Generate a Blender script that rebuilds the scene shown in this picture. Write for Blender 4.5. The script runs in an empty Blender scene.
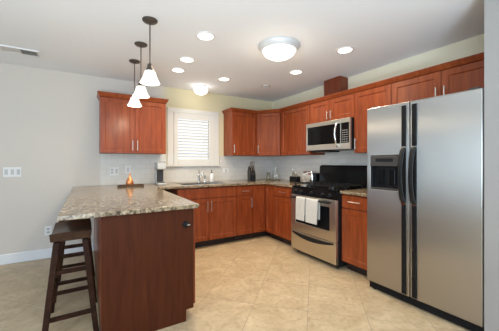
import bpy, bmesh, math, random
from mathutils import Vector, Matrix
random.seed(7)
S = bpy.context.scene
COL = S.collection
PI = math.pi

# ------------------------------------------------------------------ camera
cam_d = bpy.data.cameras.new('camera')
cam_d.sensor_width = 36.0
cam_d.lens = 266 / 499 * 36.0
cam_d.shift_y = -3.5 / 499
cam_d.clip_start = 0.02
cam = bpy.data.objects.new('camera', cam_d)
COL.objects.link(cam)
cam.location = (0, 0, 1.243)
cam.rotation_euler = (PI / 2, 0, -math.radians(31.4))
S.camera = cam

# ------------------------------------------------------------------ view, world, daylight
S.view_settings.view_transform = 'Standard'
S.view_settings.look = 'None'
S.view_settings.gamma = 1.0
S.view_settings.use_curve_mapping = False
S.view_settings.exposure = 0.0

W = bpy.data.worlds.new('sky')
S.world = W
W.use_nodes = True
bg = W.node_tree.nodes['Background']
bg.inputs['Color'].default_value = (0.92, 0.96, 1.0, 1)
bg.inputs['Strength'].default_value = 1.3

BACK, RIGHT, CEIL = 4.30, 3.157, 2.44
LEFT, REAR, RET = -3.3, -2.8, 2.33


def area(name, loc, rot, sx, sy, power, col, spread=PI):
    d = bpy.data.lights.new(name, 'AREA')
    d.shape = 'RECTANGLE'; d.size = sx; d.size_y = sy
    d.energy = power; d.color = col; d.spread = spread
    o = bpy.data.objects.new(name, d)
    o.location = loc; o.rotation_euler = rot
    COL.objects.link(o)
    return o


# daylight coming in through the big openings of the room behind and left of the camera
area('daylight_left_window', (LEFT - 0.02, -1.3, 1.35), (0, -PI / 2, 0), 1.5, 2.4, 140, (0.62, 0.82, 1.0))
area('daylight_rear_door', (-0.6, REAR - 0.02, 1.15), (PI / 2, 0, 0), 3.6, 2.1, 6, (0.66, 0.83, 1.0))
# added fill behind the camera, out of view, aimed up to brighten the ceiling
area('ceiling_fill', (-0.4, -1.5, 0.5), (PI, 0, 0), 1.0, 1.0, 225, (0.69, 0.855, 1.0))
WARM = (1.0, 0.83, 0.60)
CAN_W, DOME_W, PEND_W = 6.2, 3.0, 2.6

# ------------------------------------------------------------------ materials
def mat(name):
    m = bpy.data.materials.new(name); m.use_nodes = True
    nt = m.node_tree
    return m, nt, nt.nodes['Principled BSDF']


def plain(name, col, rough=0.5, metal=0.0, coat=0.0, emit=None, estr=0.0, trans=0.0, ior=1.45, bump=0.0, bscale=200):
    m, nt, b = mat(name)
    b.inputs['Base Color'].default_value = (*col, 1)
    b.inputs['Roughness'].default_value = rough
    b.inputs['Metallic'].default_value = metal
    b.inputs['Coat Weight'].default_value = coat
    b.inputs['Transmission Weight'].default_value = trans
    b.inputs['IOR'].default_value = ior
    if emit:
        b.inputs['Emission Color'].default_value = (*emit, 1)
        b.inputs['Emission Strength'].default_value = estr
    # subtle procedural variation
    tc = nt.nodes.new('ShaderNodeTexCoord'); n = nt.nodes.new('ShaderNodeTexNoise')
    n.inputs['Scale'].default_value = bscale; n.inputs['Detail'].default_value = 3
    nt.links.new(tc.outputs['Object'], n.inputs['Vector'])
    if bump:
        bp = nt.nodes.new('ShaderNodeBump'); bp.inputs['Strength'].default_value = bump; bp.inputs['Distance'].default_value = 0.002
        nt.links.new(n.outputs['Fac'], bp.inputs['Height']); nt.links.new(bp.outputs['Normal'], b.inputs['Normal'])
    else:
        r = nt.nodes.new('ShaderNodeMapRange')
        r.inputs['To Min'].default_value = max(0, rough - 0.03); r.inputs['To Max'].default_value = min(1, rough + 0.03)
        nt.links.new(n.outputs['Fac'], r.inputs['Value']); nt.links.new(r.outputs['Result'], b.inputs['Roughness'])
    return m


def ramp(nt, stops):
    r = nt.nodes.new('ShaderNodeValToRGB')
    e = r.color_ramp.elements
    e[0].position, e[0].color = stops[0][0], (*stops[0][1], 1)
    e[1].position, e[1].color = stops[-1][0], (*stops[-1][1], 1)
    for p, c in stops[1:-1]:
        q = e.new(p); q.color = (*c, 1)
    return r


def mapping(nt, scale=(1, 1, 1), rot=(0, 0, 0), loc=(0, 0, 0), out='Object'):
    tc = nt.nodes.new('ShaderNodeTexCoord'); mp = nt.nodes.new('ShaderNodeMapping')
    mp.inputs['Scale'].default_value = scale; mp.inputs['Rotation'].default_value = rot; mp.inputs['Location'].default_value = loc
    nt.links.new(tc.outputs[out], mp.inputs['Vector'])
    return mp


def wood(name, dark, mid, light, rough=0.40, coat=0.6, scale=(9, 9, 0.9)):
    m, nt, b = mat(name)
    mp = mapping(nt, scale)
    n = nt.nodes.new('ShaderNodeTexNoise'); n.inputs['Scale'].default_value = 3.0; n.inputs['Detail'].default_value = 6; n.inputs['Distortion'].default_value = 0.6
    nt.links.new(mp.outputs['Vector'], n.inputs['Vector'])
    r = ramp(nt, [(0.25, dark), (0.5, mid), (0.78, light)])
    nt.links.new(n.outputs['Fac'], r.inputs['Fac'])
    nt.links.new(r.outputs['Color'], b.inputs['Base Color'])
    b.inputs['Roughness'].default_value = rough; b.inputs['Specular IOR Level'].default_value = 0.08
    b.inputs['Coat Weight'].default_value = coat; b.inputs['Coat Roughness'].default_value = 0.27
    return m


M = {}
M['cherry'] = wood('cherry_wood', (0.17, 0.032, 0.008), (0.245, 0.049, 0.013), (0.325, 0.075, 0.020))
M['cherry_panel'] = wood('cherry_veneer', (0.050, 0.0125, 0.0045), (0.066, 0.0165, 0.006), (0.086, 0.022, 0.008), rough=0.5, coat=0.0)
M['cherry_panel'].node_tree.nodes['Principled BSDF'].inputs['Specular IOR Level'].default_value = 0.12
M['duct_wood'] = wood('dark_cherry_wood', (0.12, 0.025, 0.010), (0.17, 0.036, 0.014), (0.21, 0.048, 0.019))
M['stool_wood'] = wood('espresso_wood', (0.017, 0.006, 0.003), (0.028, 0.010, 0.005), (0.045, 0.018, 0.009), rough=0.5, coat=0.0, scale=(9, 0.9, 9))
M['seat_wood'] = wood('espresso_seat_wood', (0.026, 0.011, 0.006), (0.045, 0.019, 0.010), (0.075, 0.034, 0.018), rough=0.28, coat=0.25, scale=(9, 0.9, 9))
M['toe'] = plain('toe_kick_black_brown', (0.022, 0.010, 0.007), 0.6)
M['nickel'] = plain('satin_nickel', (0.64, 0.61, 0.56), 0.33, 1.0)
M['grey_steel'] = plain('grey_steel', (0.42, 0.41, 0.40), 0.3, 0.9)
M['chrome'] = plain('polished_chrome', (0.80, 0.80, 0.80), 0.12, 1.0)
M['black'] = plain('black_gloss', (0.006, 0.006, 0.007), 0.05)
M['handle_black'] = plain('handle_black', (0.007, 0.007, 0.008), 0.38)
M['black_satin'] = plain('black_satin', (0.012, 0.012, 0.013), 0.32)
M['iron'] = plain('cast_iron', (0.014, 0.014, 0.014), 0.28, bump=0.2)
for k in ('black', 'black_satin', 'handle_black', 'stool_wood'):
    M[k].node_tree.nodes['Principled BSDF'].inputs['Specular IOR Level'].default_value = 0.14 if k == 'black' else (0.12 if k == 'stool_wood' else 0.25)
M['pale_grey'] = plain('pale_grey_plastic', (0.52, 0.52, 0.51), 0.35)
M['grey_plastic'] = plain('grey_plastic', (0.33, 0.33, 0.33), 0.35)
M['dark_grey'] = plain('dark_grey_plastic', (0.055, 0.05, 0.048), 0.3)
M['white_plastic'] = plain('white_plastic', (0.80, 0.80, 0.80), 0.35)
M['white_paint'] = plain('white_trim_paint', (0.70, 0.69, 0.66), 0.4)
M['base_paint'] = plain('baseboard_paint', (0.78, 0.79, 0.82), 0.4)
M['bronze'] = plain('oiled_bronze', (0.11, 0.095, 0.085), 0.38, 0.7)
M['towel'] = plain('white_terry', (0.56, 0.54, 0.50), 0.95, bump=0.6, bscale=400)
M['copper'] = plain('copper_glaze', (0.75, 0.30, 0.12), 0.25, 0.6)
M['tray'] = wood('dark_tray_wood', (0.05, 0.025, 0.012), (0.09, 0.045, 0.02), (0.15, 0.08, 0.035), scale=(1, 9, 9))
M['olive'] = plain('olive_tray', (0.10, 0.09, 0.045), 0.4)
M['glass'] = plain('clear_glass', (0.9, 0.93, 0.92), 0.03, 0, trans=0.9)
M['amberliq'] = plain('grey_tinted_glass', (0.35, 0.33, 0.28), 0.08, 0.0, trans=0.5)
M['ring'] = plain('brushed_white_nickel', (0.66, 0.66, 0.66), 0.4, 0.2)
M['lamp_white'] = plain('lit_opal_glass', (0.9, 0.88, 0.84), 0.3, emit=(1.0, 0.95, 0.86), estr=0.75)
M['lamp_bowl'] = plain('lit_bowl_glass', (0.9, 0.88, 0.84), 0.3, emit=(1.0, 0.97, 0.93), estr=3.2)
M['lamp_can'] = plain('lit_downlight_lens', (0.9, 0.9, 0.88), 0.3, emit=(1.0, 0.97, 0.92), estr=3.0)
M['louvre'] = plain('shutter_white', (0.72, 0.72, 0.72), 0.45)
M['vent_dark'] = plain('vent_shadow_metal', (0.10, 0.10, 0.10), 0.6)


def stainless(name, col, rough, aniso, rot):
    m, nt, b = mat(name)
    mp = mapping(nt, (3, 3, 60))
    n = nt.nodes.new('ShaderNodeTexNoise'); n.inputs['Scale'].default_value = 2.0; n.inputs['Detail'].default_value = 2
    nt.links.new(mp.outputs['Vector'], n.inputs['Vector'])
    r = nt.nodes.new('ShaderNodeMapRange'); r.inputs['To Min'].default_value = rough - 0.004; r.inputs['To Max'].default_value = rough + 0.004
    nt.links.new(n.outputs['Fac'], r.inputs['Value']); nt.links.new(r.outputs['Result'], b.inputs['Roughness'])
    b.inputs['Base Color'].default_value = (*col, 1); b.inputs['Metallic'].default_value = 1.0
    b.inputs['Anisotropic'].default_value = aniso; b.inputs['Anisotropic Rotation'].default_value = rot
    tg = nt.nodes.new('ShaderNodeTangent'); tg.direction_type = 'RADIAL'; tg.axis = 'Z'
    nt.links.new(tg.outputs['Tangent'], b.inputs['Tangent'])
    return m


M['steel'] = stainless('brushed_stainless', (0.44, 0.42, 0.395), 0.32, 0.95, 0.0)
M['steel_range'] = stainless('brushed_stainless_warm', (0.62, 0.58, 0.50), 0.32, 0.9, 0.0)


def granite():
    m, nt, b = mat('beige_granite')
    mp = mapping(nt)
    n1 = nt.nodes.new('ShaderNodeTexNoise'); n1.inputs['Scale'].default_value = 9; n1.inputs['Detail'].default_value = 5
    v = nt.nodes.new('ShaderNodeTexVoronoi'); v.inputs['Scale'].default_value = 58
    n2 = nt.nodes.new('ShaderNodeTexNoise'); n2.inputs['Scale'].default_value = 48; n2.inputs['Detail'].default_value = 4
    for k in (n1, v, n2):
        nt.links.new(mp.outputs['Vector'], k.inputs['Vector'])
    r1 = ramp(nt, [(0.38, (0.05, 0.032, 0.018)), (0.47, (0.20, 0.14, 0.08)), (0.58, (0.40, 0.31, 0.205))])
    nt.links.new(n2.outputs['Fac'], r1.inputs['Fac'])
    r2 = ramp(nt, [(0.12, (0.03, 0.02, 0.013)), (0.35, (0.14, 0.095, 0.055)), (0.7, (0.37, 0.29, 0.19)), (1.0, (0.56, 0.48, 0.37))])
    nt.links.new(v.outputs['Color'], r2.inputs['Fac'])
    mx = nt.nodes.new('ShaderNodeMix'); mx.data_type = 'RGBA'
    nt.links.new(n1.outputs['Fac'], mx.inputs['Factor'])
    nt.links.new(r1.outputs['Color'], mx.inputs['A']); nt.links.new(r2.outputs['Color'], mx.inputs['B'])
    nt.links.new(mx.outputs['Result'], b.inputs['Base Color'])
    b.inputs['Roughness'].default_value = 0.16; b.inputs['Specular IOR Level'].default_value = 0.35
    return m


M['granite'] = granite()


def floor_mat():
    m, nt, b = mat('travertine_tile')
    s = 0.463
    tc = nt.nodes.new('ShaderNodeTexCoord')
    mp = nt.nodes.new('ShaderNodeMapping')
    # rotate 45 degrees so that tile edges follow y-x = c and x+y = c
    mp.inputs['Rotation'].default_value = (0, 0, math.radians(45))
    # after rotation: u=(x-y)/sqrt2, v=(x+y)/sqrt2
    mp.inputs['Location'].default_value = (0.07 / math.sqrt(2) + 4 * s, -3.87 / math.sqrt(2) + 12 * s, 0)
    nt.links.new(tc.outputs['Object'], mp.inputs['Vector'])
    br = nt.nodes.new('ShaderNodeTexBrick')
    br.offset = 0.0; br.squash = 1.0
    br.inputs['Scale'].default_value = 1.0
    br.inputs['Brick Width'].default_value = s; br.inputs['Row Height'].default_value = s
    br.inputs['Mortar Size'].default_value = 0.0028; br.inputs['Mortar Smooth'].default_value = 0.2; br.inputs['Bias'].default_value = 0
    br.inputs['Color1'].default_value = (0.0, 0.0, 0.0, 1); br.inputs['Color2'].default_value = (1, 1, 1, 1); br.inputs['Mortar'].default_value = (0.5, 0.5, 0.5, 1)
    nt.links.new(mp.outputs['Vector'], br.inputs['Vector'])
    n1 = nt.nodes.new('ShaderNodeTexNoise'); n1.inputs['Scale'].default_value = 4.5; n1.inputs['Detail'].default_value = 8; n1.inputs['Roughness'].default_value = 0.62; n1.inputs['Distortion'].default_value = 0.8
    n2 = nt.nodes.new('ShaderNodeTexNoise'); n2.inputs['Scale'].default_value = 26; n2.inputs['Detail'].default_value = 5
    # shift the clouding from tile to tile
    off = nt.nodes.new('ShaderNodeVectorMath'); off.operation = 'MULTIPLY_ADD'
    off.inputs[1].default_value = (7.3, 3.1, 5.0)
    nt.links.new(br.outputs['Color'], off.inputs[0]); nt.links.new(tc.outputs['Object'], off.inputs[2])
    nt.links.new(off.outputs['Vector'], n1.inputs['Vector']); nt.links.new(tc.outputs['Object'], n2.inputs['Vector'])
    r = ramp(nt, [(0.28, (0.42, 0.305, 0.18)), (0.5, (0.53, 0.40, 0.245)), (0.70, (0.62, 0.485, 0.31))])
    nt.links.new(n1.outputs['Fac'], r.inputs['Fac'])
    r2 = ramp(nt, [(0.33, (0.72, 0.68, 0.62)), (0.5, (1, 1, 1)), (0.8, (1.06, 1.06, 1.06))])
    nt.links.new(n2.outputs['Fac'], r2.inputs['Fac'])
    mul = nt.nodes.new('ShaderNodeMix'); mul.data_type = 'RGBA'; mul.blend_type = 'MULTIPLY'; mul.inputs['Factor'].default_value = 0.5
    nt.links.new(r.outputs['Color'], mul.inputs['A']); nt.links.new(r2.outputs['Color'], mul.inputs['B'])
    mx = nt.nodes.new('ShaderNodeMix'); mx.data_type = 'RGBA'
    mx.inputs['B'].default_value = (0.36, 0.28, 0.19, 1)
    nt.links.new(br.outputs['Fac'], mx.inputs['Factor']); nt.links.new(mul.outputs['Result'], mx.inputs['A'])
    nt.links.new(mx.outputs['Result'], b.inputs['Base Color'])
    b.inputs['Roughness'].default_value = 0.38
    bp = nt.nodes.new('ShaderNodeBump'); bp.inputs['Strength'].default_value = 0.3; bp.inputs['Distance'].default_value = 0.002; bp.invert = True
    nt.links.new(br.outputs['Fac'], bp.inputs['Height']); nt.links.new(bp.outputs['Normal'], b.inputs['Normal'])
    return m


M['floor'] = floor_mat()


def subway(name, axis):
    m, nt, b = mat(name)
    tc = nt.nodes.new('ShaderNodeTexCoord'); sp = nt.nodes.new('ShaderNodeSeparateXYZ'); cb = nt.nodes.new('ShaderNodeCombineXYZ')
    nt.links.new(tc.outputs['Object'], sp.inputs['Vector'])
    nt.links.new(sp.outputs[axis], cb.inputs['X']); nt.links.new(sp.outputs['Z'], cb.inputs['Y'])
    br = nt.nodes.new('ShaderNodeTexBrick'); br.offset = 0.5
    br.inputs['Scale'].default_value = 1.0; br.inputs['Brick Width'].default_value = 0.152; br.inputs['Row Height'].default_value = 0.076
    br.inputs['Mortar Size'].default_value = 0.0018; br.inputs['Mortar Smooth'].default_value = 0.3
    br.inputs['Color1'].default_value = (0.66, 0.645, 0.61, 1); br.inputs['Color2'].default_value = (0.71, 0.695, 0.66, 1); br.inputs['Mortar'].default_value = (0.53, 0.51, 0.48, 1)
    nt.links.new(cb.outputs['Vector'], br.inputs['Vector'])
    nt.links.new(br.outputs['Color'], b.inputs['Base Color'])
    b.inputs['Roughness'].default_value = 0.16
    bp = nt.nodes.new('ShaderNodeBump'); bp.inputs['Strength'].default_value = 0.3; bp.inputs['Distance'].default_value = 0.0015; bp.invert = True
    nt.links.new(br.outputs['Fac'], bp.inputs['Height']); nt.links.new(bp.outputs['Normal'], b.inputs['Normal'])
    return m


M['tile_x'] = subway('white_subway_tile_back', 'X')
M['tile_y'] = subway('white_subway_tile_right', 'Y')


def wall_blend():
    # base colour blends from grey to pale yellow beside the left wall cabinet
    m, nt, b = mat('grey_to_yellow_wall')
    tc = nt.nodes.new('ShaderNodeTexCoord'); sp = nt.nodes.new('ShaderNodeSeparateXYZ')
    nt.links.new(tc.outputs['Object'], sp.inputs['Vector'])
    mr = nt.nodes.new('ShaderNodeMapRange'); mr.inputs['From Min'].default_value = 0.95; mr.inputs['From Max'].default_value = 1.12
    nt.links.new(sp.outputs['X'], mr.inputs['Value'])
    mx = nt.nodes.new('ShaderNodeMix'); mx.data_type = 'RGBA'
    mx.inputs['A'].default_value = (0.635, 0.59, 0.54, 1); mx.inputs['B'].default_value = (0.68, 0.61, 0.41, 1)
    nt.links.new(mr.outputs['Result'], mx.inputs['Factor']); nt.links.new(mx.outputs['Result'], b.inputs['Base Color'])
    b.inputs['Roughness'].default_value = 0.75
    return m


M['wall_back'] = wall_blend()
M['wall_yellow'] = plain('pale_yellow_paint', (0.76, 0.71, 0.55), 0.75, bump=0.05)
M['wall_grey'] = plain('grey_paint', (0.585, 0.58, 0.545), 0.75, bump=0.05)
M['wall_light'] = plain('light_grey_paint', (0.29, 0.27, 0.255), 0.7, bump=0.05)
M['ceiling'] = plain('ceiling_white', (0.86, 0.88, 0.92), 0.85, bump=0.05)


def pane_mat():
    m = bpy.data.materials.new('window_glass'); m.use_nodes = True
    nt = m.node_tree; nt.nodes.clear()
    o = nt.nodes.new('ShaderNodeOutputMaterial'); t = nt.nodes.new('ShaderNodeBsdfTransparent'); g = nt.nodes.new('ShaderNodeBsdfGlossy')
    g.inputs['Roughness'].default_value = 0.02
    f = nt.nodes.new('ShaderNodeFresnel'); f.inputs['IOR'].default_value = 1.3
    mx = nt.nodes.new('ShaderNodeMixShader')
    nt.links.new(f.outputs['Fac'], mx.inputs['Fac']); nt.links.new(t.outputs['BSDF'], mx.inputs[1]); nt.links.new(g.outputs['BSDF'], mx.inputs[2])
    nt.links.new(mx.outputs['Shader'], o.inputs['Surface'])
    return m


M['pane'] = pane_mat()


# ------------------------------------------------------------------ mesh helpers
class MB:
    def __init__(self, off=(0, 0, 0)):
        self.bm = bmesh.new(); self.off = Vector(off)

    def box(self, x0, x1, y0, y1, z0, z1):
        return self.hexa([(x0, y0, z0), (x1, y0, z0), (x1, y1, z0), (x0, y1, z0)], [(x0, y0, z1), (x1, y0, z1), (x1, y1, z1), (x0, y1, z1)])

    def hexa(self, bot, top):
        b = [self.bm.verts.new(p) for p in bot]; t = [self.bm.verts.new(p) for p in top]
        n = len(b)
        self.bm.faces.new(list(reversed(b))); self.bm.faces.new(t)
        for i in range(n):
            j = (i + 1) % n
            self.bm.faces.new([b[i], b[j], t[j], t[i]])
        return self

    def prism(self, poly, z0, z1, top=None):
        top = top or poly
        return self.hexa([(x, y, z0) for x, y in poly], [(x, y, z1) for x, y in top])

    def rings(self, rings, cap0=True, cap1=True, closed=False):
        R = [[self.bm.verts.new(p) for p in r] for r in rings]
        n = len(R[0]); k = len(R)
        for a in range(k if closed else k - 1):
            A, B = R[a], R[(a + 1) % k]
            for i in range(n):
                j = (i + 1) % n
                self.bm.faces.new([A[i], A[j], B[j], B[i]])
        if not closed:
            if cap0: self.bm.faces.new(list(reversed(R[0])))
            if cap1: self.bm.faces.new(R[-1])
        return self

    def tube(self, pts, r, seg=12, radii=None):
        pts = [Vector(p) for p in pts]
        n = len(pts); out = []
        up = None
        for i, p in enumerate(pts):
            d = (pts[min(i + 1, n - 1)] - pts[max(i - 1, 0)]).normalized()
            if up is None:
                up = d.orthogonal().normalized()
            u = (up - d * up.dot(d)).normalized(); up = u
            v = d.cross(u)
            rr = radii[i] if radii else r
            out.append([p + (u * math.cos(2 * PI * k / seg) + v * math.sin(2 * PI * k / seg)) * rr for k in range(seg)])
        return self.rings(out)

    def bar(self, p0, p1, w, h, w1=None, h1=None):
        """square-section bar: w along x-ish, h along y-ish, cut horizontally when steep"""
        p0, p1 = Vector(p0), Vector(p1)
        d = (p1 - p0)
        if abs(d.z) > 0.5 * d.length:
            u, v = Vector((1, 0, 0)), Vector((0, 1, 0))
        elif abs(d.x) > abs(d.y):
            u, v = Vector((0, 1, 0)), Vector((0, 0, 1))
        else:
            u, v = Vector((1, 0, 0)), Vector((0, 0, 1))
        w1 = w1 or w; h1 = h1 or h
        def ring(p, a, b):
            return [p - u * a / 2 - v * b / 2, p + u * a / 2 - v * b / 2, p + u * a / 2 + v * b / 2, p - u * a / 2 + v * b / 2]
        return self.rings([ring(p0, w, h), ring(p1, w1, h1)])

    def lathe(self, prof, c=(0, 0, 0), seg=32, cap0=True, cap1=True, closed=False, axis='Z'):
        out = []
        for r, z in prof:
            r = max(r, 1e-4); ring = []
            for k in range(seg):
                a = 2 * PI * k / seg
                if axis == 'Z': p = (c[0] + r * math.cos(a), c[1] + r * math.sin(a), c[2] + z)
                elif axis == 'X': p = (c[0] + z, c[1] + r * math.cos(a), c[2] + r * math.sin(a))
                else: p = (c[0] + r * math.sin(a), c[1] + z, c[2] + r * math.cos(a))
                ring.append(p)
            out.append(ring)
        return self.rings(out, cap0, cap1, closed)

    def shaker(self, x0, x1, z0, z1, y=-0.022, t=0.021, fw=0.058, rec=0.009):
        """frame-and-panel front facing -Y"""
        def ring(a, yy):
            return [(x0 + a, yy, z0 + a), (x1 - a, yy, z0 + a), (x1 - a, yy, z1 - a), (x0 + a, yy, z1 - a)]
        return self.rings([ring(0, y + t), ring(0, y), ring(fw, y), ring(fw + 0.004, y + rec)])

    def build(self, name, m, parent=None, bevel=0.0, smooth=False, label=None, kind=None, seg=2):
        bm = self.bm
        bmesh.ops.recalc_face_normals(bm, faces=bm.faces[:])
        for v in bm.verts: v.co -= self.off
        if smooth:
            for f in bm.faces: f.smooth = True
            for e in bm.edges:
                if len(e.link_faces) == 2 and e.calc_face_angle(0) > math.radians(38): e.smooth = False
        me = bpy.data.meshes.new(name); bm.to_mesh(me); bm.free()
        me.materials.append(m)
        o = bpy.data.objects.new(name, me); COL.objects.link(o)
        if parent: o.parent = parent
        if bevel:
            md = o.modifiers.new('bevel', 'BEVEL'); md.width = bevel; md.segments = seg; md.limit_method = 'ANGLE'; md.angle_limit = math.radians(35)
        if label: o['label'] = label
        if kind: o['kind'] = kind
        return o


def thing(name, label, cat, loc=(0, 0, 0), rz=0, group=None):
    o = bpy.data.objects.new(name, None); COL.objects.link(o)
    o.empty_display_size = 0.05
    o.location = loc; o.rotation_euler = (0, 0, rz)
    o['label'] = label; o['category'] = cat
    if group: o['group'] = group
    return o


def tag(o, label, cat, group=None, loc=None, rz=None):
    o['label'] = label; o['category'] = cat
    if group: o['group'] = group
    if loc is not None: o.location = loc
    if rz is not None: o.rotation_euler = (0, 0, rz)
    return o


def copy_tree(o, parent=None):
    c = o.copy(); COL.objects.link(c)
    if parent: c.parent = parent
    for ch in o.children: copy_tree(ch, c)
    return c


def struct(name, mb, m, parent=None, **k):
    return mb.build(name, m, parent, kind=None if parent else 'structure', **k)


# ------------------------------------------------------------------ room shell
struct('floor', MB().box(LEFT - 0.15, RIGHT + 0.15, REAR - 0.15, BACK + 0.15, -0.1, 0), M['floor'])
struct('ceiling', MB().box(LEFT - 0.15, RIGHT + 0.15, REAR - 0.15, BACK + 0.15, CEIL, CEIL + 0.1), M['ceiling'])
WX0, WX1, WZ0, WZ1 = 1.20, 1.86, 1.25, 2.02          # window opening in the back wall
mb = MB()
mb.box(LEFT - 0.15, WX0, BACK, BACK + 0.15, 0, CEIL); mb.box(WX1, RIGHT + 0.15, BACK, BACK + 0.15, 0, CEIL)
mb.box(WX0, WX1, BACK, BACK + 0.15, 0, WZ0); mb.box(WX0, WX1, BACK, BACK + 0.15, WZ1, CEIL)
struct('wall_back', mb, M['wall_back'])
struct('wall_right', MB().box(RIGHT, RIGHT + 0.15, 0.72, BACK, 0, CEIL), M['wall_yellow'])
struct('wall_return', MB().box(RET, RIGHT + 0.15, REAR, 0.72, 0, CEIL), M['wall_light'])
mb = MB()
mb.box(LEFT - 0.15, LEFT, REAR, -2.5, 0, CEIL); mb.box(LEFT - 0.15, LEFT, -0.1, BACK, 0, CEIL)
mb.box(LEFT - 0.15, LEFT, -2.5, -0.1, 0, 0.6); mb.box(LEFT - 0.15, LEFT, -2.5, -0.1, 2.1, CEIL)
struct('wall_left', mb, M['wall_grey'])
mb = MB()
mb.box(LEFT - 0.15, -2.4, REAR - 0.15, REAR, 0, CEIL); mb.box(1.2, RIGHT + 0.15, REAR - 0.15, REAR, 0, CEIL)
mb.box(-2.4, 1.2, REAR - 0.15, REAR, 2.2, CEIL)
struct('wall_front', mb, M['wall_grey'])
struct('baseboard_back', MB().prism([(LEFT, BACK - 0.014), (0.078, BACK - 0.014), (0.078, BACK - 0.0005), (LEFT, BACK - 0.0005)], 0.0005, 0.125), M['base_paint'], bevel=0.006)

# tiled splashback: back wall and right wall
mb = MB()
mb.box(0.16, 1.07, BACK - 0.009, BACK - 0.0005, 0.915, 1.361); mb.box(1.07, 2.0, BACK - 0.009, BACK - 0.0005, 0.915, 1.165)
mb.box(2.0, RIGHT - 0.0005, BACK - 0.009, BACK - 0.0005, 0.915, 1.35)
struct('trim_1', mb, M['tile_x'])
mb = MB()
mb.box(RIGHT - 0.009, RIGHT - 0.0005, 1.66, BACK - 0.01, 0.915, 1.35)
mb.box(RIGHT - 0.009, RIGHT - 0.0005, 2.135, 2.915, 1.35, 1.40)
struct('trim_2', mb, M['tile_y'])

# window: casing, sill, sash with pane
win = bpy.data.objects.new('window_1', None); COL.objects.link(win); win.location = (1.535, BACK, WZ0); win['kind'] = 'structure'
of = (1.535, BACK, WZ0)
mb = MB(of)
mb.box(1.088, 1.185, BACK - 0.022, BACK - 0.0005, 1.192, 2.045); mb.box(1.888, 1.983, BACK - 0.022, BACK - 0.0005, 1.192, 2.045)
mb.box(1.088, 1.983, BACK - 0.024, BACK - 0.0005, 2.045, 2.115)
mb.build('window_casing', M['white_paint'], win, bevel=0.004)
MB(of).box(1.065, 2.005, BACK - 0.05, BACK - 0.0005, 1.168, 1.19).build('window_sill', M['white_paint'], win, bevel=0.005)
mb = MB(of)
mb.box(WX0, WX1, BACK + 0.06, BACK + 0.10, WZ0, WZ0 + 0.04); mb.box(WX0, WX1, BACK + 0.06, BACK + 0.10, WZ1 - 0.04, WZ1)
mb.box(WX0, WX0 + 0.04, BACK + 0.06, BACK + 0.10, WZ0 + 0.04, WZ1 - 0.04); mb.box(WX1 - 0.04, WX1, BACK + 0.06, BACK + 0.10, WZ0 + 0.04, WZ1 - 0.04)
mb.box(WX0 + 0.04, WX1 - 0.04, BACK + 0.065, BACK + 0.095, 1.627, 1.643)
sash = mb.build('window_sash', M['white_paint'], win)
MB(of).box(WX0 + 0.04, WX1 - 0.04, BACK + 0.078, BACK + 0.082, WZ0 + 0.04, WZ1 - 0.04).build('window_pane', M['pane'], win)
# plantation shutter inside the casing
sh = thing('window_shutter', 'white louvred shutter with open slats in the window over the sink', 'shutter', (1.535, BACK - 0.01, 1.192))
of = (1.535, BACK - 0.01, 1.192)
mb = MB(of)
mb.box(1.188, 1.258, BACK - 0.03, BACK - 0.002, 1.192, 2.043); mb.box(1.792, 1.886, BACK - 0.03, BACK - 0.002, 1.192, 2.043)
mb.box(1.258, 1.792, BACK - 0.03, BACK - 0.002, 1.192, 1.292); mb.box(1.258, 1.792, BACK - 0.03, BACK - 0.002, 1.948, 2.043)
mb.build('shutter_frame', M['white_paint'], sh, bevel=0.004)
mb = MB(of)
nl = 13; z0, z1 = 1.297, 1.943
for i in range(nl):
    z = z0 + (i + 0.5) * (z1 - z0) / nl
    hw, ang = 0.029, math.radians(33)
    cy, cz = math.cos(ang) * hw, math.sin(ang) * hw
    yc = BACK - 0.012
    prof = [(yc - cy, z - cz), (yc, z - 0.004), (yc + cy, z + cz), (yc, z + 0.004)]
    mb.rings([[(1.262, a, b) for a, b in prof], [(1.788, a, b) for a, b in prof]])
mb.build('louvre', M['louvre'], sh)


# ------------------------------------------------------------------ cabinets
def pull(parent, x, z, length, vert, y=-0.022):
    mb = MB()
    yo = y - 0.028
    h = length / 2
    if vert:
        mb.tube([(x, yo, z - h), (x, yo, z + h)], 0.0052, 10)
        for s in (-0.72, 0.72): mb.tube([(x, yo, z + s * h), (x, y + 0.001, z + s * h)], 0.0045, 8)
    else:
        mb.tube([(x - h, yo, z), (x + h, yo, z)], 0.0052, 10)
        for s in (-0.72, 0.72): mb.tube([(x + s * h, yo, z), (x + s * h, y + 0.001, z)], 0.0045, 8)
    return mb.build('handle', M['nickel'], parent, smooth=True, label='satin nickel bar handle')


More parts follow.
